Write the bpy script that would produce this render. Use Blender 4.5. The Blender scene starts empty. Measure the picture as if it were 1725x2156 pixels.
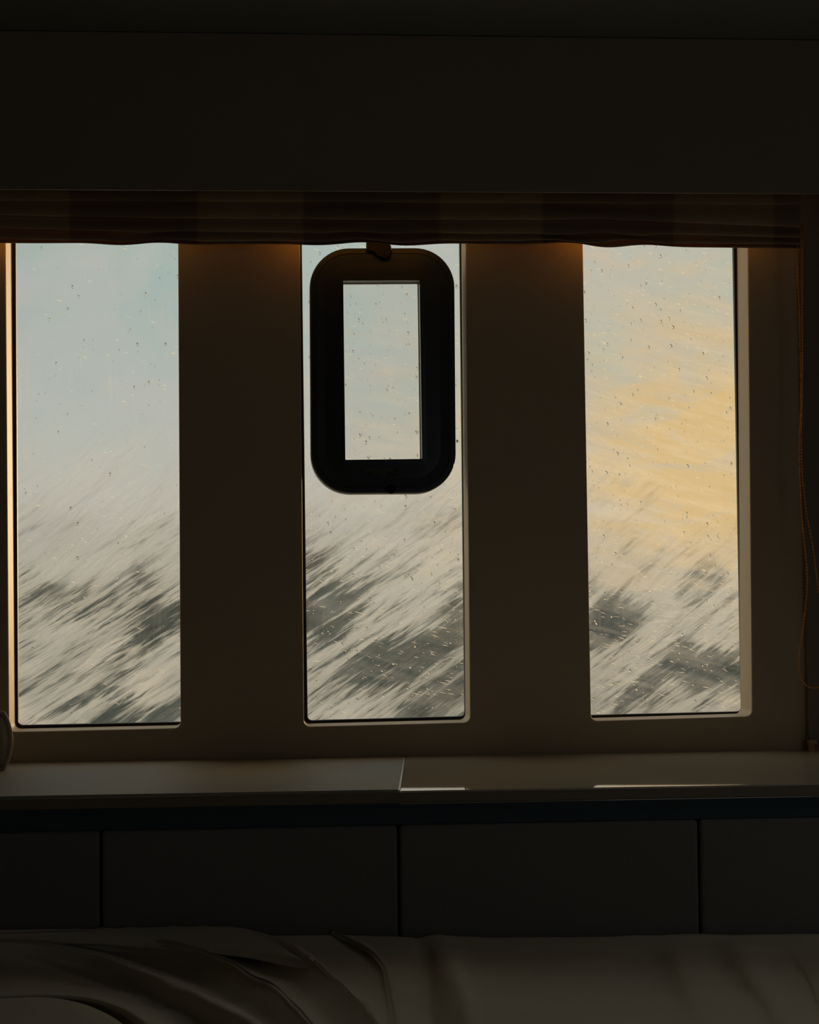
import bpy, bmesh, math, random
from mathutils import Vector, Matrix, noise
random.seed(7)
S = bpy.context.scene
C = S.collection
PI = math.pi

# ------------------------------------------------------------------ camera
F, YAW, PITCH, ROLL, EYE, DIST = 4050.0, 0.07349559, 0.04108547, -0.00966481, 1.22, 2.5
CF = Vector((math.sin(YAW)*math.cos(PITCH), math.cos(YAW)*math.cos(PITCH), math.sin(PITCH)))
_r = CF.cross(Vector((0, 0, 1))).normalized()
_u = _r.cross(CF)
CR = _r*math.cos(ROLL) + _u*math.sin(ROLL)
CU = -_r*math.sin(ROLL) + _u*math.cos(ROLL)
CP = Vector((0, -DIST, EYE))
cam_data = bpy.data.cameras.new('camera')
cam = bpy.data.objects.new('camera', cam_data)
C.objects.link(cam)
m = Matrix((CR, CU, -CF)).transposed().to_4x4()
m.translation = CP
cam.matrix_world = m
cam_data.sensor_fit = 'HORIZONTAL'
cam_data.sensor_width = 36.0
cam_data.lens = 36.0*F/1725.0
cam_data.clip_start = 0.02
cam_data.clip_end = 3000
S.camera = cam
S.view_settings.view_transform = 'Standard'
S.view_settings.look = 'None'
S.view_settings.gamma = 1.0
S.view_settings.use_curve_mapping = False
S.view_settings.exposure = 0.0
S.cycles.max_bounces = 10
S.cycles.diffuse_bounces = 6
S.cycles.transparent_max_bounces = 24
S.cycles.use_denoising = True
S.cycles.sample_clamp_indirect = 4.0


def ray(px, py):
    return CF + CR*((px-862.5)/F) - CU*((py-1078.0)/F)


def at(px, py, Y):
    """pixel of the photograph -> point on the plane y = Y"""
    d = ray(px, py)
    return CP + d*((Y+DIST)/d.y)


def on_z(px, py, Z):
    d = ray(px, py)
    return CP + d*((Z-EYE)/d.z)


# ------------------------------------------------------------------ node helper
class NT:
    def __init__(s, tree):
        s.t = tree
        s.n = tree.nodes
        s.l = tree.links

    def new(s, kind, **kw):
        n = s.n.new(kind)
        for k, v in kw.items():
            setattr(n, k, v)
        return n

    def put(s, sock, v):
        if isinstance(v, bpy.types.NodeSocket):
            s.l.new(v, sock)
        elif v is not None:
            if isinstance(v, tuple) and len(v) == 3 and sock.type == 'RGBA':
                v = (*v, 1)
            sock.default_value = v

    def math(s, op, a, b=None, c=None, clamp=False):
        n = s.new('ShaderNodeMath', operation=op, use_clamp=clamp)
        for i, v in enumerate((a, b, c)):
            if v is not None:
                s.put(n.inputs[i], v)
        return n.outputs[0]

    def add(s, a, b): return s.math('ADD', a, b)
    def sub(s, a, b): return s.math('SUBTRACT', a, b)
    def mul(s, a, b): return s.math('MULTIPLY', a, b)

    def ss(s, v, a, b, lo=0.0, hi=1.0):
        n = s.new('ShaderNodeMapRange', interpolation_type='SMOOTHSTEP')
        s.put(n.inputs['Value'], v)
        n.inputs['From Min'].default_value = a
        n.inputs['From Max'].default_value = b
        n.inputs['To Min'].default_value = lo
        n.inputs['To Max'].default_value = hi
        return n.outputs[0]

    def mix(s, f, a, b, mode='MIX'):
        n = s.new('ShaderNodeMix', data_type='RGBA', blend_type=mode)
        s.put(n.inputs[0], f)
        s.put(n.inputs[6], a)
        s.put(n.inputs[7], b)
        return n.outputs[2]

    def shmix(s, f, a, b):
        n = s.new('ShaderNodeMixShader')
        s.put(n.inputs[0], f)
        s.l.new(a, n.inputs[1])
        s.l.new(b, n.inputs[2])
        return n.outputs[0]

    def noise(s, vec, scale=1.0, detail=3.0, rough=0.5, dist=0.0):
        n = s.new('ShaderNodeTexNoise')
        if vec is not None:
            s.put(n.inputs['Vector'], vec)
        n.inputs['Scale'].default_value = scale
        n.inputs['Detail'].default_value = detail
        n.inputs['Roughness'].default_value = rough
        n.inputs['Distortion'].default_value = dist
        return n.outputs[0]

    def dot(s, v, w):
        n = s.new('ShaderNodeVectorMath', operation='DOT_PRODUCT')
        s.put(n.inputs[0], v)
        n.inputs[1].default_value = w
        return n.outputs['Value']

    def xyz(s, a, b, c):
        n = s.new('ShaderNodeCombineXYZ')
        for i, v in enumerate((a, b, c)):
            s.put(n.inputs[i], v)
        return n.outputs[0]

    def sep(s, v):
        n = s.new('ShaderNodeSeparateXYZ')
        s.put(n.inputs[0], v)
        return n.outputs

    def obj(s):
        return s.new('ShaderNodeTexCoord').outputs['Object']

    def bump(s, h, strength=0.3, dist=0.01):
        n = s.new('ShaderNodeBump')
        s.put(n.inputs['Height'], h)
        n.inputs['Strength'].default_value = strength
        n.inputs['Distance'].default_value = dist
        return n.outputs[0]

    def bsdf(s, color=(.5, .5, .5), rough=0.6, spec=0.5, **kw):
        n = s.new('ShaderNodeBsdfPrincipled')
        s.put(n.inputs['Base Color'], color)
        s.put(n.inputs['Roughness'], rough)
        n.inputs['Specular IOR Level'].default_value = spec
        for k, v in kw.items():
            s.put(n.inputs[k.replace('_', ' ')], v)
        return n.outputs[0]


def mat(name):
    m = bpy.data.materials.new(name)
    m.use_nodes = True
    m.node_tree.nodes.clear()
    t = NT(m.node_tree)
    out = t.new('ShaderNodeOutputMaterial')
    return m, t, out.inputs['Surface']


# ------------------------------------------------------------------ sky
w = bpy.data.worlds.new('sky')
S.world = w
w.use_nodes = True
w.node_tree.nodes.clear()
t = NT(w.node_tree)
d = t.new('ShaderNodeTexCoord').outputs['Generated']
sx, sy, sz = t.sep(d)
az = t.math('ARCTAN2', sx, sy)
el = t.math('ARCSINE', sz)


def gauss(a, a0, ra, b, b0, rb):
    u = t.math('POWER', t.math('ABSOLUTE', t.math('DIVIDE', t.sub(a, a0), ra)), 2.0)
    v = t.math('POWER', t.math('ABSOLUTE', t.math('DIVIDE', t.sub(b, b0), rb)), 2.0)
    return t.math('EXPONENT', t.mul(t.add(u, v), -1.0))


cl = t.noise(t.xyz(t.mul(az, 1.0), t.mul(el, 1.6), 0.3), 9.0, 5, 0.55, 0.6)
cl2 = t.noise(t.xyz(t.mul(az, 1.0), t.mul(el, 2.6), 4.3), 26.0, 5, 0.6, 0.8)
base = t.mix(t.ss(el, 0.03, 0.18), (0.50, 0.50, 0.46), (0.40, 0.50, 0.47))
base = t.mix(t.mul(t.ss(el, 0.08, 0.17), t.ss(az, 0.04, -0.16)), base, (0.35, 0.455, 0.43))
cloud = t.ss(cl, 0.42, 0.62)
base = t.mix(t.mul(cloud, 0.55), base, (0.53, 0.51, 0.47))
base = t.mix(t.mul(t.ss(cl2, 0.5, 0.7), t.mul(t.ss(az, -0.1, 0.05), 0.4)), base, (0.62, 0.50, 0.38))
warm = gauss(az, 0.235, 0.11, el, 0.050, 0.095)
warm = t.mul(warm, t.ss(cl2, 0.25, 0.65, 0.45, 1.0))
base = t.mix(t.math('MINIMUM', t.mul(warm, 1.25), 0.97), base, (0.74, 0.51, 0.225))
# high overcast above the boat is brighter than the low sky
base = t.mix(t.ss(el, 0.25, 0.8), base, (0.82, 0.84, 0.82))
# sky brightened to both sides, unseen through the windows, to light the reveals
base = t.mix(t.ss(az, -0.25, -0.9), base, (2.4, 2.05, 1.5))
base = t.mix(t.ss(az, 0.33, 0.6), base, (1.2, 1.0, 0.72))
# broad golden glow round the hidden sun, right of the right-hand window
glow = gauss(az, 0.80, 0.22, el, 0.18, 0.15)
base = t.mix(glow, base, (8.5, 4.0, 0.9))
bg = t.new('ShaderNodeBackground')
t.put(bg.inputs['Color'], base)
bg.inputs['Strength'].default_value = 1.0
wo = t.new('ShaderNodeOutputWorld')
t.l.new(bg.outputs[0], wo.inputs['Surface'])
w.cycles.sampling_method = 'MANUAL'
w.cycles.sample_map_resolution = 1024

# unseen fill lamp added behind the viewer to lift the cabin darks
ld = bpy.data.lights.new('rear_fill_light', 'AREA')
ld.shape = 'RECTANGLE'
ld.size = 0.6
ld.size_y = 1.1
ld.energy = 1.15
ld.color = (0.85, 0.93, 1.0)
lo = bpy.data.objects.new('rear_fill_light', ld)
lo.location = (1.2, -3.66, 1.15)
lo.rotation_euler = (PI/2, 0, 0.15)
C.objects.link(lo)


# fill lamp added above the frame to light the bedding from overhead
hd = bpy.data.lights.new('berth_fill_light', 'AREA')
hd.shape = 'SQUARE'
hd.size = 0.4
hd.energy = 0.30
hd.color = (1.0, 0.95, 0.85)
ho = bpy.data.objects.new('berth_fill_light', hd)
hd.spread = math.radians(110)
ho.location = (1.25, -0.95, 1.86)
ho.rotation_euler = (0, math.radians(20), 0)
C.objects.link(ho)

# low golden sun breaking through far to the right
sd = bpy.data.lights.new('sun', 'SUN')
sd.energy = 2.0
sd.angle = math.radians(6)
sd.color = (1.0, 0.70, 0.37)
so = bpy.data.objects.new('sun', sd)
SAZ, SEL = math.radians(22), math.radians(2.2)
sdir = Vector((math.sin(SAZ)*math.cos(SEL), math.cos(SAZ)*math.cos(SEL), math.sin(SEL)))
so.rotation_euler = sdir.to_track_quat('Z', 'Y').to_euler()
so.location = (4, 4, 3)
C.objects.link(so)


# ------------------------------------------------------------------ object helpers
def link(name, bm, material, parent=None, smooth=False, angle=None):
    me = bpy.data.meshes.new(name)
    bm.normal_update()
    bm.to_mesh(me)
    bm.free()
    for mm in (material if isinstance(material, (list, tuple)) else [material]):
        me.materials.append(mm)
    if smooth:
        for p in me.polygons:
            p.use_smooth = True
    o = bpy.data.objects.new(name, me)
    C.objects.link(o)
    if parent:
        o.parent = parent
    return o


def tag(o, label=None, cat=None, group=None, kind=None):
    if label:
        o['label'] = label
    if cat:
        o['category'] = cat
    if group:
        o['group'] = group
    if kind:
        o['kind'] = kind
    return o


def empty(name, loc):
    o = bpy.data.objects.new(name, None)
    o.empty_display_size = 0.05
    o.location = loc
    C.objects.link(o)
    return o


def origin(o, p):
    """move the origin of a mesh object to p without moving the mesh"""
    o.data.transform(Matrix.Translation(-Vector(p)))
    o.location = p
    return o


def box(bm, a, b, bevel=0.0, seg=2):
    ret = bmesh.ops.create_cube(bm, size=1.0)
    vs = ret['verts']
    for v in vs:
        v.co = Vector([(a[i]+b[i])/2 + v.co[i]*(b[i]-a[i]) for i in range(3)])
    if bevel:
        es = {e for v in vs for e in v.link_edges}
        bmesh.ops.bevel(bm, geom=list(es), offset=bevel, segments=seg, affect='EDGES', profile=0.5)


def rings(bm, loops, close_first=False, close_last=False, closed=True):
    """loft a list of equally long point loops"""
    R = [[bm.verts.new(p) for p in lp] for lp in loops]
    n = len(R[0])
    for a, b in zip(R, R[1:]):
        for i in range(n if closed else n-1):
            j = (i+1) % n
            try:
                bm.faces.new((a[i], a[j], b[j], b[i]))
            except ValueError:
                pass
    if close_first:
        bm.faces.new(list(reversed(R[0])))
    if close_last:
        bm.faces.new(R[-1])
    return R


def rrect(quad, r, y, n=8):
    """rounded quad; quad = bl, br, tr, tl as (x, z); y constant. counter-clockwise seen from -y"""
    pts = []
    q = [Vector(p) for p in quad]
    rr = r if isinstance(r, (list, tuple)) else [r]*4
    for i in range(4):
        p, a, b = q[i], q[i-1], q[(i+1) % 4]
        ri = max(rr[i], 1e-5)
        u, v = (a-p).normalized(), (b-p).normalized()
        c = p + (u+v)*ri
        for k in range(n+1):
            th = k/n*PI/2
            pts.append(c - v*ri*math.cos(th) - u*ri*math.sin(th))
    return [Vector((p.x, y, p.y)) for p in pts]


def inset(quad, dd):
    """offset a quad (bl, br, tr, tl) inwards by dd"""
    (a, b, c, e) = [Vector(p) for p in quad]
    return [a+Vector((dd, dd)), b+Vector((-dd, dd)), c+Vector((-dd, -dd)), e+Vector((dd, -dd))]


def pxquad(l0, l1, r0, r1, yt, yb0, yb1, Y):
    """left x at y=520 / y=1500, right x likewise, top row, bottom row at left / right"""
    def lx(y): return l0+(l1-l0)*(y-520)/980
    def rx(y): return r0+(r1-r0)*(y-520)/980
    P = [at(lx(yb0), yb0, Y), at(rx(yb1), yb1, Y), at(rx(yt), yt, Y), at(lx(yt), yt, Y)]
    return [(p.x, p.z) for p in P]


# ------------------------------------------------------------------ materials
def simple(name, col, rough=0.6, spec=0.5, nz=0.0, nscale=40, bmp=0.0, **kw):
    m, t, o = mat(name)
    c = col
    nn = t.noise(t.obj(), nscale, 4, 0.6)
    if nz:
        c = t.mix(t.mul(nn, nz), col, tuple(x*0.55 for x in col))
    kk = dict(kw)
    if bmp:
        kk['Normal'] = t.bump(nn, bmp, 0.002)
    t.l.new(t.bsdf(c, rough, spec, **kk), o)
    return m


M_wall = simple('wall_lining', (0.60, 0.50, 0.35), 0.55, 0.3, 0.15, 60, 0.1)
M_room = simple('cabin_lining', (0.27, 0.225, 0.17), 0.7, 0.3, 0.2, 8)
M_ceil = simple('ceiling_lining', (0.30, 0.32, 0.28), 0.8, 0.2, 0.2, 30)
M_pelmet = simple('pelmet_lining', (0.38, 0.32, 0.23), 0.6, 0.3, 0.15, 20)
M_rubber = simple('black_rubber', (0.012, 0.012, 0.013), 0.5, 0.4, 0.2, 80)
M_hatch = simple('black_acrylic', (0.035, 0.042, 0.045), 0.3, 0.5, 0.1, 50)
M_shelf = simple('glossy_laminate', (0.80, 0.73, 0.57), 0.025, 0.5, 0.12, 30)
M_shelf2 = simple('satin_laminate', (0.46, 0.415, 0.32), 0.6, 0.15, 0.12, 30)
M_seal = simple('pale_sealant', (0.8, 0.74, 0.62), 0.35, 0.5, 0.1, 90)
M_edge = simple('dark_edge_band', (0.26, 0.20, 0.14), 0.5, 0.4, 0.3, 50)
M_dark = simple('dark_upholstery', (0.24, 0.235, 0.22), 0.85, 0.2, 0.3, 200, 0.3)
M_recess = simple('blue_black_trim', (0.06, 0.10, 0.125), 0.6, 0.3, 0.2, 40)
M_trimr = simple('dark_side_trim', (0.30, 0.25, 0.20), 0.7, 0.2, 0.2, 40)
M_cleat = simple('brown_plastic', (0.65, 0.42, 0.2), 0.4, 0.5, 0.1, 50)
M_hull = simple('white_gelcoat', (0.8, 0.8, 0.78), 0.3, 0.5, 0.05, 5)
M_label = simple('green_label', (0.035, 0.06, 0.04), 0.5, 0.4, 0.1, 50)
M_text = simple('label_print', (0.20, 0.20, 0.16), 0.6, 0.3, 0.1, 50)
M_latch = simple('black_latch', (0.012, 0.012, 0.012), 0.5, 0.25, 0.1, 50)
M_chain, t, o = mat('gold_lit_beads')  # golden window light put into the colour of pale beads
b_ = t.new('ShaderNodeBsdfTranslucent')
t.put(b_.inputs[0], (1.0, 0.60, 0.12))
t.l.new(t.shmix(0.5, t.bsdf((0.95, 0.60, 0.14), 0.3, 0.5), b_.outputs[0]), o)

# woven checked fabric of the blind
M_blind, t, o = mat('checked_fabric')
P = t.obj()
uv = t.new('ShaderNodeAttribute', attribute_name='check').outputs['Fac']
weave = t.noise(t.xyz(t.dot(P, (900, 0, 0)), 0.0, t.dot(P, (0, 0, 260))), 1.0, 3, 0.7)
c = t.mix(uv, (0.74, 0.60, 0.40), (0.46, 0.38, 0.27))
c = t.mix(t.mul(weave, 0.35), c, (0.10, 0.07, 0.04))
df = t.bsdf(c, 0.9, 0.1, Normal=t.bump(weave, 0.4, 0.002))
tr = t.new('ShaderNodeBsdfTranslucent')
t.put(tr.inputs[0], (0.95, 0.48, 0.08))
t.l.new(t.shmix(0.20, df, tr.outputs[0]), o)

# bedding
M_bed, t, o = mat('bed_linen')
P = t.obj()
n1 = t.noise(P, 9, 4, 0.6)
n2 = t.noise(P, 900, 2, 0.6)
c = t.mix(t.mul(n1, 0.35), (0.80, 0.72, 0.57), (0.62, 0.56, 0.46))
t.l.new(t.bsdf(c, 0.85, 0.2, Normal=t.bump(t.add(t.mul(n2, 0.15), n1), 0.25, 0.004), Sheen_Weight=0.15), o)

# window glass: thin, clear, with faint vertical salt runnels
M_glass, t, o = mat('salted_glass')
P = t.obj()
runs = t.noise(t.xyz(t.dot(P, (900, 0, 0)), 0.0, t.dot(P, (0, 0, 12))), 1.0, 4, 0.65, 0.15)
blot = t.noise(P, 5.0, 3, 0.6)
smear = t.mul(t.ss(runs, 0.50, 0.78), t.ss(blot, 0.35, 0.7, 0.03, 0.15))
tp = t.new('ShaderNodeBsdfTransparent')
t.put(tp.inputs[0], (0.965, 0.97, 0.965))
tl = t.new('ShaderNodeBsdfTranslucent')
t.put(tl.inputs[0], (0.85, 0.84, 0.8))
gl = t.new('ShaderNodeBsdfGlossy')
gl.inputs['Roughness'].default_value = 0.02
fr = t.new('ShaderNodeFresnel')
fr.inputs['IOR'].default_value = 1.35
a = t.shmix(t.add(smear, 0.015), tp.outputs[0], tl.outputs[0])
t.l.new(t.shmix(t.mul(fr.outputs[0], 0.7), a, gl.outputs[0]), o)

# water beads
M_bead, t, o = mat('water_bead')
t.l.new(t.bsdf((0.70, 0.72, 0.70), 0.03, 0.5, IOR=1.33, Transmission_Weight=1.0), o)
M_drop, t, o = mat('flying_drop')
d1 = t.bsdf((0.95, 0.93, 0.88), 0.15, 0.5)
d2 = t.new('ShaderNodeBsdfTranslucent')
t.put(d2.inputs[0], (1.0, 0.96, 0.88))
t.l.new(t.shmix(0.65, d1, d2.outputs[0]), o)

# ------------------------------------------------------------------ window wall
YG = 0.060                                      # plane of the black window frames
TOPPY = 402
cut = {1: pxquad(12, 19, 375, 380, TOPPY, 1541, 1533, 0),
       2: pxquad(632, 640, 981, 990, TOPPY, 1530, 1521, 0),
       3: pxquad(1228, 1245, 1575, 1584, TOPPY, 1518, 1508, 0)}
gla = {1: pxquad(33, 38, 392, 397, TOPPY-8, 1527, 1519.5, YG),
       2: pxquad(636, 648, 968, 979, TOPPY-8, 1517, 1508, YG),
       3: pxquad(1210, 1227, 1545, 1563, TOPPY-8, 1506, 1498, YG)}
XL, XR, YB, ZF, WT = -1.5, 1.55, -3.7, 0.0, 0.10
zc = at(862, 73, -0.24).z
RC = 0.0085


def wall_with_holes(name, x0, x1, z0, z1, y, holes, flip=False):
    bm = bmesh.new()
    es = []

    def loop(pts):
        vs = [bm.verts.new(p) for p in pts]
        for i in range(len(vs)):
            es.append(bm.edges.new((vs[i], vs[(i+1) % len(vs)])))
        return vs
    loop([Vector((x0, y, z0)), Vector((x1, y, z0)), Vector((x1, y, z1)), Vector((x0, y, z1))])
    for h in holes:
        loop(h)
    bmesh.ops.triangle_fill(bm, use_beauty=True, use_dissolve=False, edges=es)
    for f in bm.faces:
        if (f.normal.y > 0) != flip:
            f.normal_flip()
    return bm


BV = 0.0022
bm = wall_with_holes('wall', XL, XR, ZF, zc, 0.0, [rrect(inset(cut[i], -BV), RC+BV, 0.0) for i in cut])
for i in cut:                                   # rounded arris and the reveal behind it
    lps = []
    for k in range(5):
        a = k/4*PI/2
        lps.append(rrect(inset(cut[i], -BV*(1-math.sin(a))), RC+BV*(1-math.sin(a)), BV*(1-math.cos(a))))
    lps.append(rrect(cut[i], RC, YG+0.002))
    rings(bm, lps)
bmesh.ops.remove_doubles(bm, verts=bm.verts, dist=1e-5)
wall = link('wall_front', bm, M_wall)
tag(wall, kind='structure')
# outer hull skin, whose openings are a little larger than the frames
bm = wall_with_holes('hull', -6, 6, -0.9, 2.6, WT+0.012, [rrect(inset(gla[i], -0.02), 0.02, WT+0.012) for i in gla], flip=True)
for i in gla:
    rings(bm, [rrect(inset(gla[i], -0.02), 0.02, WT+0.012), rrect(inset(gla[i], -0.02), 0.02, YG+0.008)])
tag(link('wall_outside', bm, M_hull), kind='structure')


def slab(name, a, b, m, kind='structure', bevel=0):
    bm = bmesh.new()
    box(bm, a, b, bevel)
    o = link(name, bm, m)
    if kind:
        o['kind'] = kind
    return o


slab('floor', (XL-0.1, YB-0.1, ZF-0.1), (XR+0.1, -0.001, ZF), M_room)
slab('ceiling', (XL-0.1, YB-0.1, zc), (XR+0.1, 0.0, zc+0.1), M_ceil)
slab('wall_left', (XL-0.1, YB, ZF), (XL, -0.001, zc), M_room)
slab('wall_right', (XR, YB, ZF), (XR+0.1, -0.001, zc), M_room)
slab('wall_back', (XL-0.1, YB-0.1, ZF), (XR+0.1, YB, zc), M_room)

# pelmet box under the ceiling that hides the head of the blind
zp = at(862, 403, -0.24).z
bm = bmesh.new()
box(bm, (XL, -0.24, zp), (XR, -0.236, zc-0.001), 0.0003)
box(bm, (XL, -0.236, zp+0.05), (XR, -0.002, zp+0.062))
tag(link('trim_1', bm, M_pelmet), kind='structure')
# shadow bead where the pelmet meets the ceiling
# darker upright trim on the right of the wall
xr0, xr1 = at(1692, 900, -0.012).x, XR
slab('trim_2', (xr0, -0.012, at(1700, 1600, 0).z+0.004), (xr1, -0.0005, zp+0.05), M_trimr, bevel=0.0015)

# ------------------------------------------------------------------ windows
labels = {1: 'tall narrow hull window farthest left, its glass looking out on blue-grey sky and foam',
          2: 'middle tall narrow hull window, holding the black-framed opening port',
          3: 'tall narrow hull window on the right, its glass glowing golden with sunlit spray'}


def half_bead(bm, c, rx, rz, ry, tilt, segs=7, rr=3):
    """a small flattened drop, a little fuller at the foot"""
    rows = []
    ct, st = math.cos(tilt), math.sin(tilt)
    top = bm.verts.new(c + Vector((0, -ry, 0)))
    for k in range(1, rr+1):
        a = k/rr*PI/2
        ring = []
        for i in range(segs):
            th = 2*PI*i/segs
            x, z = rx*math.sin(a)*math.cos(th), rz*math.sin(a)*math.sin(th)
            x *= 1 - 0.25*z/rz
            ring.append(bm.verts.new(c + Vector((x*ct - z*st, -ry*math.cos(a), x*st + z*ct))))
        rows.append(ring)
    for i in range(segs):
        j = (i+1) % segs
        bm.faces.new((top, rows[0][j], rows[0][i]))
        for k in range(rr-1):
            bm.faces.new((rows[k][i], rows[k][j], rows[k+1][j], rows[k+1][i]))
    bm.faces.new(rows[-1])


for i in (1, 2, 3):
    q = gla[i]
    root = empty('window_%d' % i, (q[0][0]/2+q[1][0]/2, YG, q[0][1]))
    tag(root, kind='structure')
    root['label'] = labels[i]
    bm = bmesh.new()
    fo = inset(q, -0.018)
    r0 = 0.006
    rings(bm, [rrect(fo, r0+0.018, YG+0.006), rrect(fo, r0+0.018, YG+0.0005),
               rrect(inset(q, -0.0006), r0, YG+0.0), rrect(q, r0, YG+0.001), rrect(q, r0, YG+0.008),
               rrect(inset(q, -0.004), r0+.004, YG+0.012), rrect(fo, r0+0.018, YG+0.012), rrect(fo, r0+0.018, YG+0.006)])
    bmesh.ops.remove_doubles(bm, verts=bm.verts, dist=1e-6)
    fr_ = link('window_frame', bm, M_rubber)
    origin(fr_, root.location)
    fr_.parent = root
    fr_.location = (0, 0, 0)
    bm = bmesh.new()
    pq = inset(q, -0.0015)
    rings(bm, [rrect(pq, r0, YG+0.009), rrect(pq, r0, YG+0.0045)], close_first=True, close_last=True)
    pn = link('pane', bm, M_glass)
    origin(pn, root.location)
    pn.parent = root
    pn.location = (0, 0, 0)
    # beads of water on the outside of the glass
    bm = bmesh.new()
    rnd = random.Random(40+i)
    x0, x1, z0, z1 = q[0][0], q[1][0], q[0][1], q[3][1]-0.02
    n = {1: 230, 2: 520, 3: 420}[i]
    for k in range(n):
        x = rnd.uniform(x0+.004, x1-.004)
        z = rnd.uniform(z0+.01, z1)
        f = (z-z0)/(z1-z0)
        if i == 1 and rnd.random() > 0.35 + 0.5*f:
            continue
        s = 0.0006 + 0.0012*rnd.random()**3.0
        half_bead(bm, Vector((x, YG+0.0105, z)), s*rnd.uniform(.7, 1.0), s*rnd.uniform(1.1, 2.0), -s*.7, rnd.uniform(-.15, .5))
    bd = link('water_beads', bm, M_bead, smooth=True)
    bd['kind'] = 'stuff'
    origin(bd, root.location)
    bd.parent = root
    bd.location = (0, 0, 0)

# ------------------------------------------------------------------ opening port in the middle window
YH = 0.028
oq = [at(655, 1040, YH), at(961, 1038, YH), at(957, 521, YH), at(652, 522, YH)]
iq = [at(727.5, 968, YH), at(889.5, 966, YH), at(884, 589.5, YH), at(723, 590.5, YH)]
oq = [(p.x, p.z) for p in oq]
iq = [(p.x, p.z) for p in iq]
hc = Vector(((oq[0][0]+oq[1][0])/2, 0.058, oq[0][1]))
port = empty('opening_port', hc)
tag(port, 'black rounded opening port with a small clear rectangular pane, mounted in the middle window', 'porthole')


def child(o, root):
    origin(o, root.location)
    o.parent = root
    o.location = (0, 0, 0)
    return o


bm = bmesh.new()
R0 = 0.0525
N = 14
rings(bm, [rrect(oq, R0, YG-0.001, N), rrect(oq, R0, YH+0.004, N), rrect(inset(oq, .0006), R0-.0006, YH+0.0015, N),
           rrect(inset(oq, .002), R0-.002, YH, N), rrect(inset(oq, .0075), R0-.0075, YH, N),
           rrect(inset(oq, .0083), R0-.0083, YH+.0012, N), rrect(inset(oq, .020), R0-.016, YH+.0016, N),
           rrect(inset(iq, -.006), .004, YH+.0012, N), rrect(inset(iq, -.0008), .0020, YH+.0008, N),
           rrect(iq, .0012, YH+.0016, N), rrect(iq, .0012, YG-0.001, N), rrect(oq, R0, YG-0.001, N)])
bmesh.ops.remove_doubles(bm, verts=bm.verts, dist=1e-6)
child(link('port_frame', bm, M_hatch), port)
bm = bmesh.new()
rings(bm, [rrect(inset(iq, -.0), .0010, YG-0.0075, 3), rrect(inset(iq, .0009), .0010, YG-0.0075, 3),
           rrect(inset(iq, .0009), .0010, YG-0.002, 3), rrect(inset(iq, 0), .001, YG-0.002, 3)])
child(link('pane_bezel', bm, M_seal), port)['label'] = 'pale gasket round the clear pane'
bm = bmesh.new()
rings(bm, [rrect(iq, .001, YG-0.0015, 3), rrect(iq, .001, YG-0.0055, 3)], close_first=True, close_last=True)
child(link('pane', bm, M_glass), port)
# lever latch at the head and small catch at the foot
bm = bmesh.new()
prof = []
L = [(771, 506), (800, 508), (822, 512), (826, 528), (824, 541), (812, 547), (796, 541), (786, 530), (771, 527)]
def up(l, Y): return [at(x, y, Y) for x, y in l]
cen = (798, 526)
def shr(l, k): return [(cen[0]+(x-cen[0])*k, cen[1]+(y-cen[1])*k) for x, y in l]
rings(bm, [up(L, YH+.002), up(L, YH-0.006), up(shr(L, .93), YH-0.0085), up(shr(L, .8), YH-0.0095)], close_first=True, close_last=True)
lt = child(link('latch_lever', bm, M_latch), port)
bm = bmesh.new()
L = [(824+11*math.cos(a), 1030+10*math.sin(a)) for a in [k/16*2*PI for k in range(16)]]
cen = (824, 1030)
rings(bm, [up(L, YH+.002), up(L, YH-0.002), up(shr(L, .8), YH-0.0038), up(shr(L, .55), YH-.0032)], close_first=True, close_last=True)
child(link('catch', bm, M_latch), port)
bm = bmesh.new()
a_, b_ = at(762, 1004, YH), at(839, 985, YH)
box(bm, (a_.x, YH-0.0004, a_.z), (b_.x, YH+0.002, b_.z))
lb = child(link('warning_label', bm, M_label), port)
lb['label'] = 'dark green printed label'


def text_mesh(body, size, centre, parent, name='lettering'):
    cu = bpy.data.curves.new('txt', 'FONT')
    cu.body = body
    cu.size = size
    cu.align_x = 'CENTER'
    cu.align_y = 'CENTER'
    cu.extrude = 0.0001
    o = bpy.data.objects.new('txt', cu)
    C.objects.link(o)
    bpy.context.view_layer.update()
    me = bpy.data.meshes.new_from_object(o)
    bpy.data.objects.remove(o)
    me.transform(Matrix.Rotation(PI/2, 4, 'X'))
    me.materials.clear()
    me.materials.append(M_text)
    ob = bpy.data.objects.new(name, me)
    C.objects.link(ob)
    ob.parent = parent
    ob.location = Vector(centre) - port.location
    return ob


text_mesh('KEEP CLOSED', 0.0062, at(800, 990, YH-0.0006), lb)
text_mesh('AT SEA', 0.0058, at(800, 999, YH-0.0006), lb)

# ------------------------------------------------------------------ shelf under the windows
zs = at(862, 1592, 0).z
ysf = sum(on_z(px, py, zs).y for px, py in ((100, 1673), (862, 1664.5), (1650, 1657)))/3
SEAM = 0.0012
sa, sb = on_z(850, 1606, zs), on_z(841, 1663, zs)
kx = (sb.x-sa.x)/(sb.y-sa.y)
def seam_x(y): return sa.x + kx*(y-sa.y)


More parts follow.
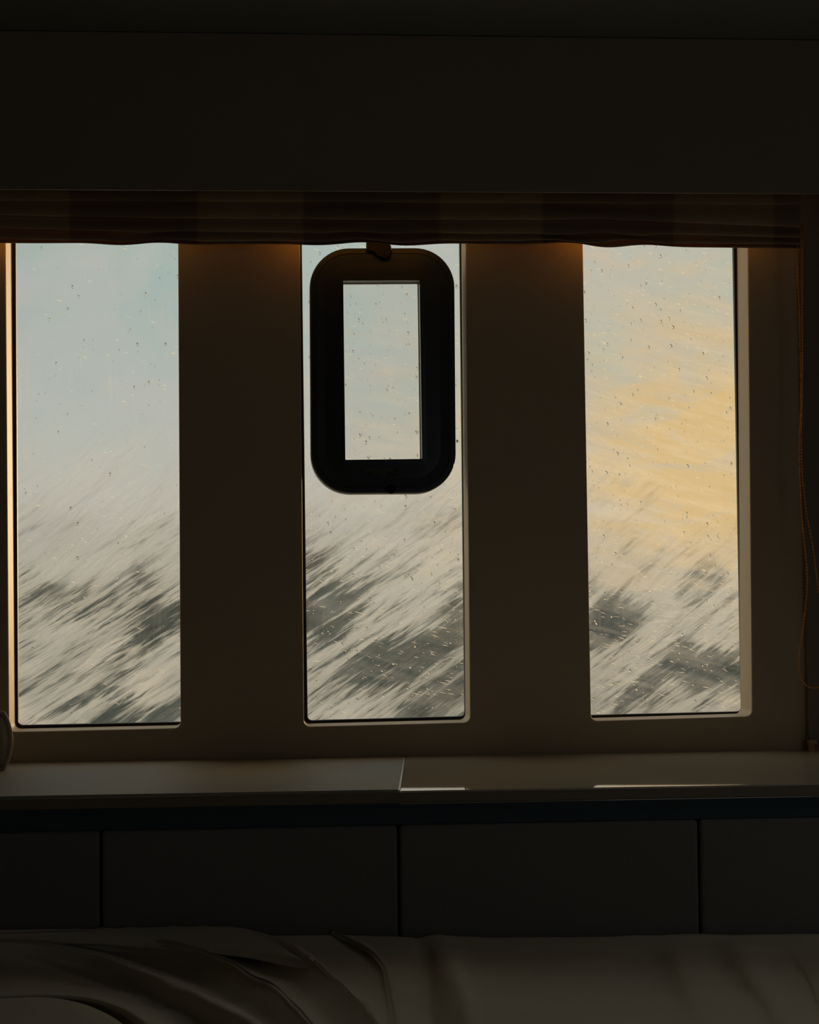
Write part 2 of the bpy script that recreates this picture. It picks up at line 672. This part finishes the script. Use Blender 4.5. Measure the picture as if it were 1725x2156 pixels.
def shelf(name, xa, xb, tiltz, label, cut_left, cut_right):
    bm = bmesh.new()
    th = 0.014
    top = []
    y0, y1 = -0.0012, ysf
    def X(edge, y): return seam_x(y)+edge if edge is not None else None
    x00 = xa if cut_left is None else seam_x(y0)+cut_left
    x01 = xa if cut_left is None else seam_x(y1)+cut_left
    x10 = xb if cut_right is None else seam_x(y0)+cut_right
    x11 = xb if cut_right is None else seam_x(y1)+cut_right
    T = [Vector((x00, y0, zs)), Vector((x01, y1, zs+tiltz)), Vector((x11, y1, zs+tiltz)), Vector((x10, y0, zs))]
    B = [v - Vector((0, 0, th)) for v in T]
    rings(bm, [T, B], close_first=True, close_last=True)
    es = [e for e in bm.edges if all(v.co.z > zs-0.01 for v in e.verts)]
    bmesh.ops.bevel(bm, geom=es, offset=0.0008, segments=2, affect='EDGES')
    bmesh.ops.recalc_face_normals(bm, faces=bm.faces)
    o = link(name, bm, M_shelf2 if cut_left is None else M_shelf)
    origin(o, (T[0]+T[2])/2 - Vector((0, 0, th)))
    tag(o, label, 'shelf')
    return o


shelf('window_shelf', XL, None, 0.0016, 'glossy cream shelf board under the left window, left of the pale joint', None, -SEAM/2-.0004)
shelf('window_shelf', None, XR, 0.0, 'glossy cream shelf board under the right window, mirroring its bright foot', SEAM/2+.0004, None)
bm = bmesh.new()
y0, y1 = -0.03, ysf+0.001
T = [Vector((seam_x(y0)-.0011, y0, zs+.0008)), Vector((seam_x(y1)-.0011, y1, zs+.0008)), Vector((seam_x(y1)+.0011, y1, zs+.0008)), Vector((seam_x(y0)+.0011, y0, zs+.0008))]
rings(bm, [T, [v-Vector((0, 0, .010)) for v in T]], close_first=True, close_last=True)
bmesh.ops.recalc_face_normals(bm, faces=bm.faces)
tag(link('trim_3', bm, M_seal), kind='structure')

# shelf front: edge band, dark groove, padded panels
def zf(py): return at(862, py, ysf).z
zbed = at(862, 1975, ysf).z
slab('trim_4', (XL, ysf-0.004, zf(1691)), (XR, ysf+0.012, zs-0.0011), M_edge, bevel=0.0015)
slab('trim_5', (XL, ysf+0.006, zf(1737)), (XR, ysf+0.03, zf(1691)), M_recess)
edges = [XL] + [at(px, 1850, ysf).x for px in (212, 840, 1474)] + [XR]
names = ['dark padded berth panel farthest left, below the cream shelf',
         'dark padded berth panel below the gap between left and middle windows',
         'dark padded berth panel below the middle and right windows',
         'dark padded berth panel at the far right, below the blind chain']
for k in range(4):
    bm = bmesh.new()
    box(bm, (edges[k]+0.0012, ysf, zbed-0.12), (edges[k+1]-0.0012, ysf+0.03, zf(1737)-.0005), 0.004, 3)
    o = link('padded_panel', bm, M_dark, smooth=False)
    origin(o, ((edges[k]+edges[k+1])/2, ysf+0.015, zbed-0.12))
    tag(o, names[k], 'panel', 'padded panels along the berth')
slab('wall_berth', (XL, ysf+0.031, ZF), (XR, -0.002, zs-0.0155), M_room)

# ------------------------------------------------------------------ roman blind gathered up
def lerp(tab, x):
    if x <= tab[0][0]:
        a, b = tab[0], tab[1]
    else:
        for a, b in zip(tab, tab[1:]):
            if x <= b[0]:
                break
    return a[1] + (b[1]-a[1])*(x-a[0])/(b[0]-a[0])


lines = [[(0, 378), (1725, 386)],
         [(0, 424), (862, 427), (1690, 433)],
         [(0, 454), (300, 460), (862, 464), (1270, 463), (1420, 469), (1690, 480)],
         [(0, 481), (230, 488), (862, 491), (1270, 494), (1420, 494), (1690, 501)],
         [(0, 503), (180, 507), (400, 508), (862, 508), (1230, 507), (1420, 512), (1690, 515)],
         [(0, 512), (180, 512.5), (400, 515), (862, 514), (1230, 514), (1420, 520), (1690, 524)]]


def bump1(x, c, w): return math.exp(-((x-c)/w)**2)


def wave(x, k):
    env = bump1(x, 300, 110) + bump1(x, 790, 150)*1.1 + bump1(x, 1270, 120)*1.5
    return env*(3.6 if k >= 3 else 2.2 if k == 2 else 0.3)*math.sin(x/(23.0+2.5*k)+k*1.7)*(0.35 if k < 2 else 1)


bm = bmesh.new()
lay = bm.verts.layers.float.new('check')
xs = [-420+6*k for k in range(int((1688+420)/6)+1)]
Yb = [-0.072, -0.068, -0.062, -0.056, -0.050]
checks = [-420, -125, 147, 415, 640, 927, 1145, 1422, 1632, 1700]
grid = []
for x in xs:
    col = []
    ci = max(i for i, c_ in enumerate(checks) if c_ <= x)
    dk = 1.0 if ci % 2 == 0 else 0.0
    dk = {0: 1, 1: 0, 2: 1, 3: 0, 4: 1, 5: 0, 6: 1, 7: 0, 8: 1}[ci]
    for k in range(5):
        ya = lerp(lines[k], x) + (wave(x, k-1) if k else 0)
        yb = lerp(lines[k+1], x) + wave(x, k)
        Y0 = Yb[k]
        bulge = 0.013 + 0.004*math.sin(x/61.0+k*2.1)*(bump1(x, 300, 160)+bump1(x, 790, 200)+bump1(x, 1270, 170))
        steps = [(0.0, 0.0), (.3, .45), (.6, .8), (.85, 1.0), (.96, .92), (1.0, .6), (.97, .3), (.86, .12)]
        for s, bb in steps:
            p = at(x, ya+(yb-ya)*s, Y0-bulge*bb)
            col.append((p, dk))
    # hanging back layer, up behind the folds
    yb = lerp(lines[5], x) + wave(x, 4)
    for s in (0.9, -25.0):
        col.append((at(x, yb-3+(-60 if s < 0 else 0), -0.040), dk))
    grid.append(col)
V = [[bm.verts.new(p) for p, _ in col] for col in grid]
for cv, col in zip(V, grid):
    for v, (_, dk) in zip(cv, col):
        v[lay] = dk
for a, b in zip(V, V[1:]):
    for i in range(len(a)-1):
        bm.faces.new((a[i], b[i], b[i+1], a[i+1]))
blind_root = empty('roman_blind', at(862, 515, -0.05))
tag(blind_root, 'checked brown fabric roman blind drawn up in folds above the three windows', 'blind')
bo = child(link('gathered_fabric', bm, M_blind, smooth=True), blind_root)

# added sheet behind the folds: blocks window light, casts orange onto the wall
M_reflector = simple('glow_reflector_orange', (0.95, 0.50, 0.09), 0.9, 0.1, 0.1, 60)
bm = bmesh.new()
Lp = []
for yy in (-0.0375, -0.0385):
    Lp.append([at(x, lerp(lines[5], x)-7+wave(x, 4)*.5, yy) for x in range(-400, 1685, 20)] + [at(x, 352, yy) for x in range(1680, -401, -20)])
n_ = len(Lp[0])
rings(bm, [Lp[0], Lp[1]])
hf = n_//2
R = [[bm.verts.new(p) for p in lp] for lp in Lp]
for rr_ in R:
    for k in range(hf-1):
        bm.faces.new((rr_[k], rr_[k+1], rr_[n_-2-k], rr_[n_-1-k]))
bmesh.ops.remove_doubles(bm, verts=bm.verts, dist=1e-6)
bmesh.ops.recalc_face_normals(bm, faces=bm.faces)
child(link('glow_reflector', bm, M_reflector), blind_root)

# bead chain loop
def catmull(P, n=10):
    out = []
    Q = [P[0]] + P + [P[-1]]
    for i in range(1, len(Q)-2):
        p0, p1, p2, p3 = Q[i-1:i+3]
        for k in range(n):
            u = k/n
            out.append(0.5*((2*p1)+(-p0+p2)*u+(2*p0-5*p1+4*p2-p3)*u*u+(-p0+3*p1-3*p2+p3)*u**3))
    out.append(P[-1])
    return out


cp = [(1680, 500), (1680, 560), (1683, 640), (1685, 720), (1687, 850), (1684, 930), (1685, 1000), (1690, 1100), (1699, 1190), (1700, 1240),
      (1691, 1330), (1684, 1370), (1683, 1405), (1690, 1432), (1703, 1446), (1722, 1448), (1742, 1438), (1754, 1400),
      (1752, 1330), (1731, 1260), (1724, 1240), (1712, 1150), (1699, 1080), (1691, 1010), (1688, 930), (1690, 800), (1690, 640), (1690, 470)]
path = catmull([at(x, y, -0.062 - 0.004*(i > 14)) for i, (x, y) in enumerate(cp)], 12)
bm = bmesh.new()
acc, nxt, pitch_, rb = 0.0, 0.0, 0.0042, 0.0014
pts = [path[0]]
for a, b in zip(path, path[1:]):
    seg = (b-a).length
    while nxt <= acc+seg:
        pts.append(a+(b-a)*((nxt-acc)/seg if seg else 0))
        nxt += pitch_
    acc += seg
for p in pts[1:]:
    bmesh.ops.create_icosphere(bm, subdivisions=1, radius=rb, matrix=Matrix.Translation(p))
step = path[::3]
for a, b in zip(step, step[1:]):
    dd = (b-a)
    mt = Matrix.Translation((a+b)/2) @ dd.to_track_quat('Z', 'Y').to_matrix().to_4x4()
    bmesh.ops.create_cone(bm, segments=5, radius1=.0005, radius2=.0005, depth=dd.length, matrix=mt)
child(link('bead_chain', bm, M_chain, smooth=True), blind_root)['label'] = 'pale bead chain loop with golden light in its colour'
# chain cleat on the wall above the shelf
bm = bmesh.new()
a_, b_ = at(1701, 1597, -0.012), at(1713, 1556, -0.012)
box(bm, (a_.x, -0.020, a_.z), (b_.x, -0.013, b_.z), .001)
box(bm, (a_.x-.0012, -0.026, b_.z-.006), (b_.x+.0012, -0.0135, b_.z), .001)
o = link('chain_cleat', bm, M_cleat)
origin(o, ((a_.x+b_.x)/2, -0.0125, a_.z))
tag(o, 'small brown chain cleat on the wall at the right end, just above the shelf', 'cleat')

# ------------------------------------------------------------------ cushion at the left end of the shelf
cl_r = at(22, 1530, -0.11)
cc = Vector((cl_r.x-0.085, -0.11, zs+0.036))
def cushion_pt(u, v, side):
    """u, v in -1..1, pillow shape standing on the shelf"""
    a = (1-abs(u)**2.6)*(1-abs(v)**2.6)
    th = 0.034*max(a, 0)**0.5
    x = 0.0855*u*(1-0.10*v*v)
    z = 0.0360*v*(1-0.07*u*u)
    return cc + Vector((x, side*th, z))
bm = bmesh.new()
n = 20
for side in (-1, 1):
    g = [[bm.verts.new(cushion_pt(-1+2*i/n, -1+2*j/n, side)+Vector((0, .0015*noise.noise(Vector((i*.4, j*.4, side))), 0))) for j in range(n+1)] for i in range(n+1)]
    for i in range(n):
        for j in range(n):
            f = (g[i][j], g[i+1][j], g[i+1][j+1], g[i][j+1])
            bm.faces.new(f if side < 0 else f[::-1])
bmesh.ops.remove_doubles(bm, verts=bm.verts, dist=3e-4)
M_cush = simple('grey_cushion_cloth', (0.36, 0.33, 0.28), 0.9, 0.2, 0.4, 30, 0.4)
cu = link('cushion', bm, M_cush, smooth=True)
origin(cu, (cc.x, cc.y, zs))
tag(cu, 'small grey cushion with pale piping at the left edge, on the cream shelf', 'cushion')
bm = bmesh.new()
per = [(-1+2*i/n, -1) for i in range(n)] + [(1, -1+2*i/n) for i in range(n)] + [(1-2*i/n, 1) for i in range(n)] + [(-1, 1-2*i/n) for i in range(n)]
pp = [cushion_pt(u, v, 1) for u, v in per]
lp = []
for i, p in enumerate(pp):
    tdir = (pp[(i+1) % len(pp)]-pp[i-1]).normalized()
    nn = tdir.cross(Vector((0, 1, 0)))
    lp.append([p + nn*.0028*math.cos(a) + Vector((0, 1, 0))*.0028*math.sin(a) for a in [k/6*2*PI for k in range(6)]])
rings(bm, lp+[lp[0]])
M_pipe = simple('pale_piping', (0.6, 0.54, 0.43), 0.8, 0.2, 0.2, 60)
pi_ = link('piping', bm, M_pipe, smooth=True)
origin(pi_, cu.location)
pi_.parent = cu
pi_.location = (0, 0, 0)

# ------------------------------------------------------------------ bed and duvet
bedtop = zbed - 0.05
slab('mattress', (XL+.02, -2.0, bedtop-0.16), (XR-.02, ysf-.004, bedtop), M_bed, kind=None, bevel=.02)
mo = bpy.data.objects['mattress']
tag(mo, 'pale mattress lying hidden under the rumpled duvet', 'mattress')
slab('berth_base', (XL+.003, -2.05, ZF), (XR-.003, ysf-.003, bedtop-0.161), M_room, kind=None)
tag(bpy.data.objects['berth_base'], 'built-in berth base carrying the mattress', 'bed base')

yb_ = ysf-0.006
DB = DIST+yb_                                   # distance of the back edge


def pd(px, py, depth):
    d = ray(px, py)
    return CP + d*(depth/d.y)


rims = [
    [(-420, 1975, DB-.004), (0, 1969, DB-.004), (230, 1964, DB-.006), (420, 1958, DB-.008), (520, 1967, DB-.02), (610, 1993, 1.97), (680, 2035, 1.88), (740, 2090, 1.77), (800, 2158, 1.65), (880, 2300, 1.45)],
    [(-420, 1976, DB-.02), (60, 1971, DB-.022), (270, 1978, DB-.03), (390, 1993, 1.98), (460, 2017, 1.93), (520, 2050, 1.86), (580, 2080, 1.79), (610, 2110, 1.73), (655, 2160, 1.64), (740, 2310, 1.43)],
    [(-420, 1985, DB-.04), (0, 1984, DB-.05), (110, 1994, DB-.06), (210, 2014, 1.96), (300, 2045, 1.90), (370, 2072, 1.84), (440, 2105, 1.76), (510, 2140, 1.69), (560, 2180, 1.62), (640, 2330, 1.42)]]


def fold_rows(a, b):
    """dark overhanging face from rim a down to the valley tucked behind rim b"""
    val = [(x+9, y-8, min(dd+0.085, DB-.003)) for x, y, dd in b]
    out = []
    for f, e in ((.10, .016), (.45, .05), (.8, .06)):
        out.append([(p[0]+(q[0]-p[0])*f, p[1]+(q[1]-p[1])*f, min(p[2]+(q[2]-p[2])*f+e*.5, DB-.003)) for p, q in zip(a, val)])
    return [a] + out + [val]


folds = fold_rows(rims[0], rims[1]) + fold_rows(rims[1], rims[2]) + [rims[2]]
# curves of the cloth from right to left / back to front : (px, py, depth)
curves = [
    [(2300, 1960, DB), (2300, 2060, 1.85), (2320, 2160, 1.68), (2340, 2300, 1.45)],
    [(1725, 1967, DB), (1760, 2030, 1.92), (1800, 2140, 1.71), (1840, 2300, 1.45)],
    [(1600, 1967, DB), (1680, 2050, 1.90), (1720, 2150, 1.71), (1760, 2300, 1.45)],
    [(1540, 1968, DB), (1590, 2050, 1.86), (1650, 2150, 1.67), (1690, 2300, 1.45)],
    [(1470, 1967, DB), (1530, 2050, 1.90), (1600, 2150, 1.70), (1640, 2300, 1.45)],
    [(1400, 1969, DB), (1450, 2050, 1.86), (1500, 2150, 1.67), (1540, 2300, 1.45)],
    [(1330, 1969, DB), (1390, 2050, 1.90), (1420, 2150, 1.70), (1470, 2300, 1.45)],
    [(1240, 1972, DB), (1270, 2050, 1.87), (1290, 2150, 1.68), (1310, 2300, 1.45)],
    [(1100, 1973, DB), (1120, 2050, 1.87), (1130, 2150, 1.67), (1140, 2300, 1.45)],
    [(990, 1972, DB), (1010, 2050, 1.86), (1040, 2150, 1.66), (1060, 2300, 1.45)],
    [(918, 1967, DB), (955, 2050, 1.83), (985, 2150, 1.64), (1000, 2300, 1.42)],
    [(880, 1974, DB+.0), (905, 2050, 1.90), (925, 2150, 1.74), (935, 2300, 1.50)],
    [(860, 1972, DB), (860, 2050, 1.87), (875, 2150, 1.70), (890, 2300, 1.45)],
    [(790, 1970, DB), (820, 2050, 1.86), (840, 2150, 1.68), (860, 2300, 1.45)],
    [(700, 1968, DB), (790, 2020, 1.93), (820, 2110, 1.76), (850, 2300, 1.45)],
    [(600, 1970, DB), (700, 2000, 2.0), (780, 2100, 1.79), (840, 2300, 1.47)],
    *folds,
    [(-420, 2010, DB-.03), (0, 2010, DB-.05), (90, 2020, DB-.06), (180, 2040, 1.98), (260, 2070, 1.93), (320, 2100, 1.87), (390, 2130, 1.81), (450, 2170, 1.74), (500, 2210, 1.67), (560, 2340, 1.5)],
    [(-420, 2040, DB-.05), (0, 2042, 1.97), (80, 2052, 1.95), (160, 2070, 1.92), (230, 2090, 1.88), (290, 2115, 1.83), (350, 2145, 1.78), (410, 2190, 1.7), (450, 2240, 1.62), (500, 2350, 1.5)],
    # low rims in the corner
    [(-420, 2120, 1.80), (0, 2098, 1.80), (60, 2095, 1.80), (120, 2095, 1.80), (180, 2100, 1.79), (240, 2115, 1.76), (290, 2140, 1.72), (340, 2180, 1.65), (380, 2240, 1.57), (420, 2360, 1.42)],
    [(-420, 2128, 1.84), (0, 2110, 1.85), (60, 2108, 1.84), (120, 2112, 1.83), (180, 2122, 1.81), (230, 2140, 1.78), (270, 2165, 1.74), (310, 2200, 1.68), (340, 2260, 1.6), (380, 2370, 1.45)],
    [(-420, 2130, 1.77), (0, 2116, 1.77), (60, 2116, 1.76), (110, 2122, 1.75), (160, 2136, 1.72), (200, 2156, 1.69), (240, 2185, 1.65), (270, 2220, 1.59), (300, 2280, 1.52), (330, 2380, 1.42)],
    [(-420, 2400, 1.45), (-300, 2400, 1.44), (-100, 2400, 1.43), (0, 2400, 1.42), (60, 2400, 1.42), (100, 2400, 1.42), (140, 2400, 1.42), (200, 2400, 1.42), (250, 2400, 1.42), (300, 2400, 1.42)],
]
NU = 90


def resample(pts, n):
    pts = catmull(pts, 12)
    ln = [0]
    for a, b in zip(pts, pts[1:]):
        ln.append(ln[-1]+(b-a).length)
    out, k = [], 0
    for i in range(n):
        s = ln[-1]*i/(n-1)
        while k < len(ln)-2 and ln[k+1] < s:
            k += 1
        f = (s-ln[k])/max(ln[k+1]-ln[k], 1e-9)
        out.append(pts[k].lerp(pts[k+1], f))
    return out


rows = [resample([pd(*p) for p in c_], NU) for c_ in curves]
rows = [catmull([rows[r][i] for r in range(len(rows))], 6) for i in range(NU)]     # smooth across the folds
bm = bmesh.new()
for col in rows:
    for p in col:
        ww = noise.noise(Vector((p.x*9, p.y*22, 3)))*.002 + noise.noise(Vector((p.x*40, p.y*16, 8)))*.0006
        p.z += ww
        p.y = min(p.y, yb_)
        p.z = max(p.z, bedtop + 0.003)
rings(bm, [[p.copy() for p in c_] for c_ in rows], closed=False)
bmesh.ops.recalc_face_normals(bm, faces=bm.faces)
du = link('duvet', bm, M_bed, smooth=True)
origin(du, (0.2, -0.8, bedtop))
s_ = du.modifiers.new('thickness', 'SOLIDIFY')
s_.thickness = 0.004
tag(du, 'rumpled grey-beige duvet in long curving folds across the berth below the windows', 'duvet')

# ------------------------------------------------------------------ outside: sea, breaking wave, spray
def aniso(t, P, ang, a, b, seed, detail=4, rough=0.6, dist=0.4):
    ca, sa_ = math.cos(ang), math.sin(ang)
    p = t.dot(P, (ca*a, 0, sa_*a))
    q = t.dot(P, (-sa_*b, 0, ca*b))
    return t.noise(t.xyz(t.add(p, seed), q, t.dot(P, (0, .6, 0))), 1.0, detail, rough, dist)


M_sea, t, o = mat('sea_water')
P = t.obj()
n1 = t.noise(t.xyz(t.dot(P, (.5, 0, 0)), t.dot(P, (0, .16, 0)), 0.0), 1.0, 6, 0.65, 1.0)
foam = t.ss(n1, 0.50, 0.66)
c = t.mix(foam, (0.035, 0.06, 0.065), (0.75, 0.75, 0.73))
t.l.new(t.bsdf(c, t.ss(foam, 0, 1, .25, .9), 0.5, Normal=t.bump(t.noise(P, 3.0, 5, .6), .5, .1)), o)
bm = bmesh.new()
ys = [0.3, 1, 2, 3, 4, 5, 6, 7, 8, 9, 10, 12, 14, 17, 20, 24, 29, 35, 43, 55, 70, 90, 120, 160, 220, 320, 500, 900, 2000]
V = []
for y in ys:
    wid = 12 + y*0.9
    row = []
    for k in range(81):
        x = -wid + 2*wid*k/80 + y*.05
        amp = min(0.30, 0.10+y*.004) if y < 200 else 0.0
        row.append(bm.verts.new((x, y, -0.55 + amp*noise.noise(Vector((x*.25, y*.35, 0))))))
    V.append(row)
for a, b in zip(V, V[1:]):
    for i in range(80):
        bm.faces.new((a[i], a[i+1], b[i+1], b[i]))
sea = link('sea_water', bm, M_sea, smooth=True)
tag(sea, 'dark grey-green sea stretching to the horizon behind the spray', 'sea', kind='stuff')


def gauss2(t, a, a0, ra, b, b0, rb):
    u = t.math('POWER', t.math('DIVIDE', t.math('ABSOLUTE', t.sub(a, a0)), ra), 2.0)
    v = t.math('POWER', t.math('DIVIDE', t.math('ABSOLUTE', t.sub(b, b0)), rb), 2.0)
    return t.math('EXPONENT', t.mul(t.add(u, v), -1.0))


def spray_material(name, ang, dens, zlo, zhi, seed, foamcol=(0.45, 0.485, 0.53), dark=None, trans=0.35,
                   blob=2.2, thr=(0.38, 0.62), fine=(5, 38), top=0.25, xr=None, shift=None, gaps=()):
    """torn white water: foam threads over gaps; dens scales the cover, fading out between zlo and zhi"""
    m, t, o = mat(name)
    P = t.obj()
    big = t.noise(P, blob, 3, 0.55, 0.6)
    s1 = aniso(t, P, ang, fine[0], fine[1], seed, 5, 0.62, 0.35)
    s2 = aniso(t, P, ang+.12, fine[0]*.45, fine[1]*.35, seed+3.3, 4, 0.6, 0.6)
    z = t.sep(P)[2]
    edge = t.add(z, t.add(t.mul(t.sub(big, .5), top*2.2), t.mul(t.sub(s2, .5), top*1.6)))
    if shift:
        edge = t.add(edge, t.mul(t.ss(t.sep(P)[0], shift[0], shift[1]), shift[2]))
    fade = t.ss(edge, zhi, zlo)
    s3 = aniso(t, P, ang-.05, fine[0]*2.2, fine[1]*2.6, seed+7.7, 4, 0.65, 0.3)
    body = t.add(t.add(t.mul(s1, .40), t.mul(s3, .2)), t.add(t.mul(s2, .22), t.mul(big, .18)))
    if gaps:                                    # patches of open dark water between the foam
        ca, sa_ = math.cos(ang), math.sin(ang)
        p = t.dot(P, (ca, 0, sa_))
        q = t.dot(P, (-sa_, 0, ca))
        for px, py, lx, lz, k in gaps:
            g = at(px, py, 6.15)
            body = t.sub(body, t.mul(gauss2(t, p, g.x*ca+g.z*sa_, lx, q, -g.x*sa_+g.z*ca, lz), k))
    cover = t.ss(body, thr[0], thr[1])
    if dark is None:
        col = t.mix(t.mul(s1, .3), foamcol, tuple(x*.85 for x in foamcol))
        alpha = t.mul(t.mul(cover, fade), dens)
    else:
        col = t.mix(cover, dark, foamcol)
        alpha = t.mul(fade, dens)
    if xr:
        xx = t.sep(P)[0]
        alpha = t.mul(alpha, t.ss(xx, xr[0], xr[1]))
    a = t.bsdf(col, 0.85, 0.2, Normal=t.bump(t.add(s1, t.mul(s2, 1.5)), .8, .05))
    b = t.new('ShaderNodeBsdfTranslucent')
    t.put(b.inputs[0], col)
    rf = t.new('ShaderNodeBsdfRefraction')       # thin water scatters mostly forward, round the low sun
    rf.inputs['Roughness'].default_value = 0.26
    rf.inputs['IOR'].default_value = 1.04
    t.put(rf.inputs['Color'], (1.0, 0.97, 0.92))
    sh = t.shmix(t.mul(t.ss(body, thr[0]-.02, thr[1]), 0.40), t.shmix(trans, a, b.outputs[0]), rf.outputs[0])
    tp = t.new('ShaderNodeBsdfTransparent')
    t.l.new(t.shmix(alpha, tp.outputs[0], sh), o)
    return m


def sheet(name, m, x0, x1, y0, y1, z0, z1, amp, seed, label, nx=160, nz=70, curl=0.25, streak=0.03, ang=.55):
    bm = bmesh.new()
    G = []
    ca, sa_ = math.cos(ang), math.sin(ang)
    for i in range(nx+1):
        col = []
        for j in range(nz+1):
            u, v = i/nx, j/nz
            x = x0+(x1-x0)*u
            z = z0+(z1-z0)*v
            y = y0+(y1-y0)*v**1.3 - curl*math.sin(v*PI)*.5
            y += amp*noise.noise(Vector((x*.9, z*1.3, seed)))
            p, q = ca*x+sa_*z, -sa_*x+ca*z
            y += streak*noise.noise(Vector((p*2.5, q*14, seed+5)))
            zz = z + 0.12*noise.noise(Vector((x*.8, seed, v)))
            col.append(bm.verts.new((x, y, zz)))
        G.append(col)
    for a, b in zip(G, G[1:]):
        for j in range(nz):
            bm.faces.new((a[j], b[j], b[j+1], a[j+1]))
    o = link(name, bm, m, smooth=True)
    return tag(o, label, 'spray' if 'wave' not in name else 'wave', kind='stuff')


TEAL = (0.03, 0.05, 0.06)
A = math.radians(33)
m1 = spray_material('breaking_foam', A, 1.0, 1.0, 1.75, 1.7, dark=TEAL, trans=.28, blob=2.6, thr=(.415, .525), fine=(3.6, 40), top=.35, shift=(.9, 2.2, .10),
                    gaps=[(890, 1365, .20, .10, .16), (770, 1400, .14, .07, .15), (690, 1290, .13, .08, .16), (940, 1440, .12, .05, .13), (850, 1500, .12, .05, .14),
                          (1270, 1310, .14, .09, .22), (1425, 1385, .10, .10, .17), (1475, 1410, .09, .06, .15), (1340, 1440, .13, .05, .12), (1540, 1420, .08, .06, .15),
                          (355, 1500, .14, .04, .16), (235, 1508, .14, .04, .12), (330, 1300, .12, .08, .10), (100, 1240, .12, .07, .08)])
sheet('breaking_wave', m1, -4, 6, 5.2, 7.6, -0.6, 2.4, .5, 2.0, 'streaky white breaking wave rising beyond the foot of the windows', 260, 90, .5, .05, A)
m2 = spray_material('high_spray', A+.15, 0.95, 1.2, 2.5, 8.1, trans=.25, blob=1.2, thr=(.30, .52), fine=(2.5, 16), top=.5, shift=(1.1, 2.6, .75))
sheet('high_spray', m2, -4, 6.5, 8.2, 9.6, 0.0, 3.2, .6, 12.0, 'soft veil of white spray thrown up behind the breaking wave', 120, 60, .5, .05, A)
m3 = spray_material('near_spray', A-.06, 0.60, 0.75, 1.25, 15.5, trans=.4, blob=2.6, thr=(.45, .62), fine=(7, 60), top=.25)
sheet('near_spray', m3, -2.5, 3.5, 2.6, 3.4, 0.1, 1.7, .25, 22.0, 'thin diagonal threads of spray close outside the windows', 160, 60, .3, .03, A)
m4 = spray_material('drifting_mist', math.radians(-14), 0.45, 1.6, 2.9, 31.0, foamcol=(.9, .88, .84), trans=.6, blob=1.4, thr=(.42, .68), fine=(3, 26), top=.5, xr=(-.5, 1.4))
sheet('drifting_mist', m4, -2.5, 5.0, 4.6, 5.0, 0.4, 3.2, .4, 32.0, 'fine mist drifting down to the right across the bright sky', 120, 60, .3, .02, -.25)

# drops in the air, long and thin as torn water is
bm = bmesh.new()
rnd = random.Random(5)
for k in range(4800):
    x = rnd.uniform(-0.5, 1.35)
    if rnd.random() > 0.12 + 0.88*max(0, min(1, (x+0.1)/0.9)):
        continue
    y = rnd.uniform(.5, 1.6)
    z = rnd.uniform(1.0, 2.0)
    ln = rnd.uniform(.005, .018)
    r = rnd.uniform(.0002, .0006)
    an = math.radians(rnd.gauss(-16, 7))
    dx = Vector((math.cos(an), 0, math.sin(an)))*ln/2
    nz_ = Vector((-math.sin(an), 0, math.cos(an)))*r
    c0 = Vector((x, y, z))
    vs = [bm.verts.new(c0-dx), bm.verts.new(c0+dx)] + [bm.verts.new(c0+q_) for q_ in (nz_, Vector((0, r, 0)), -nz_, Vector((0, -r, 0)))]
    for i in range(4):
        a, b = vs[2+i], vs[2+(i+1) % 4]
        bm.faces.new((vs[0], a, b))
        bm.faces.new((vs[1], b, a))
tag(link('flying_drops', bm, M_drop, smooth=True), 'countless tiny bright drops flying past the right and middle windows', 'drops', kind='stuff')
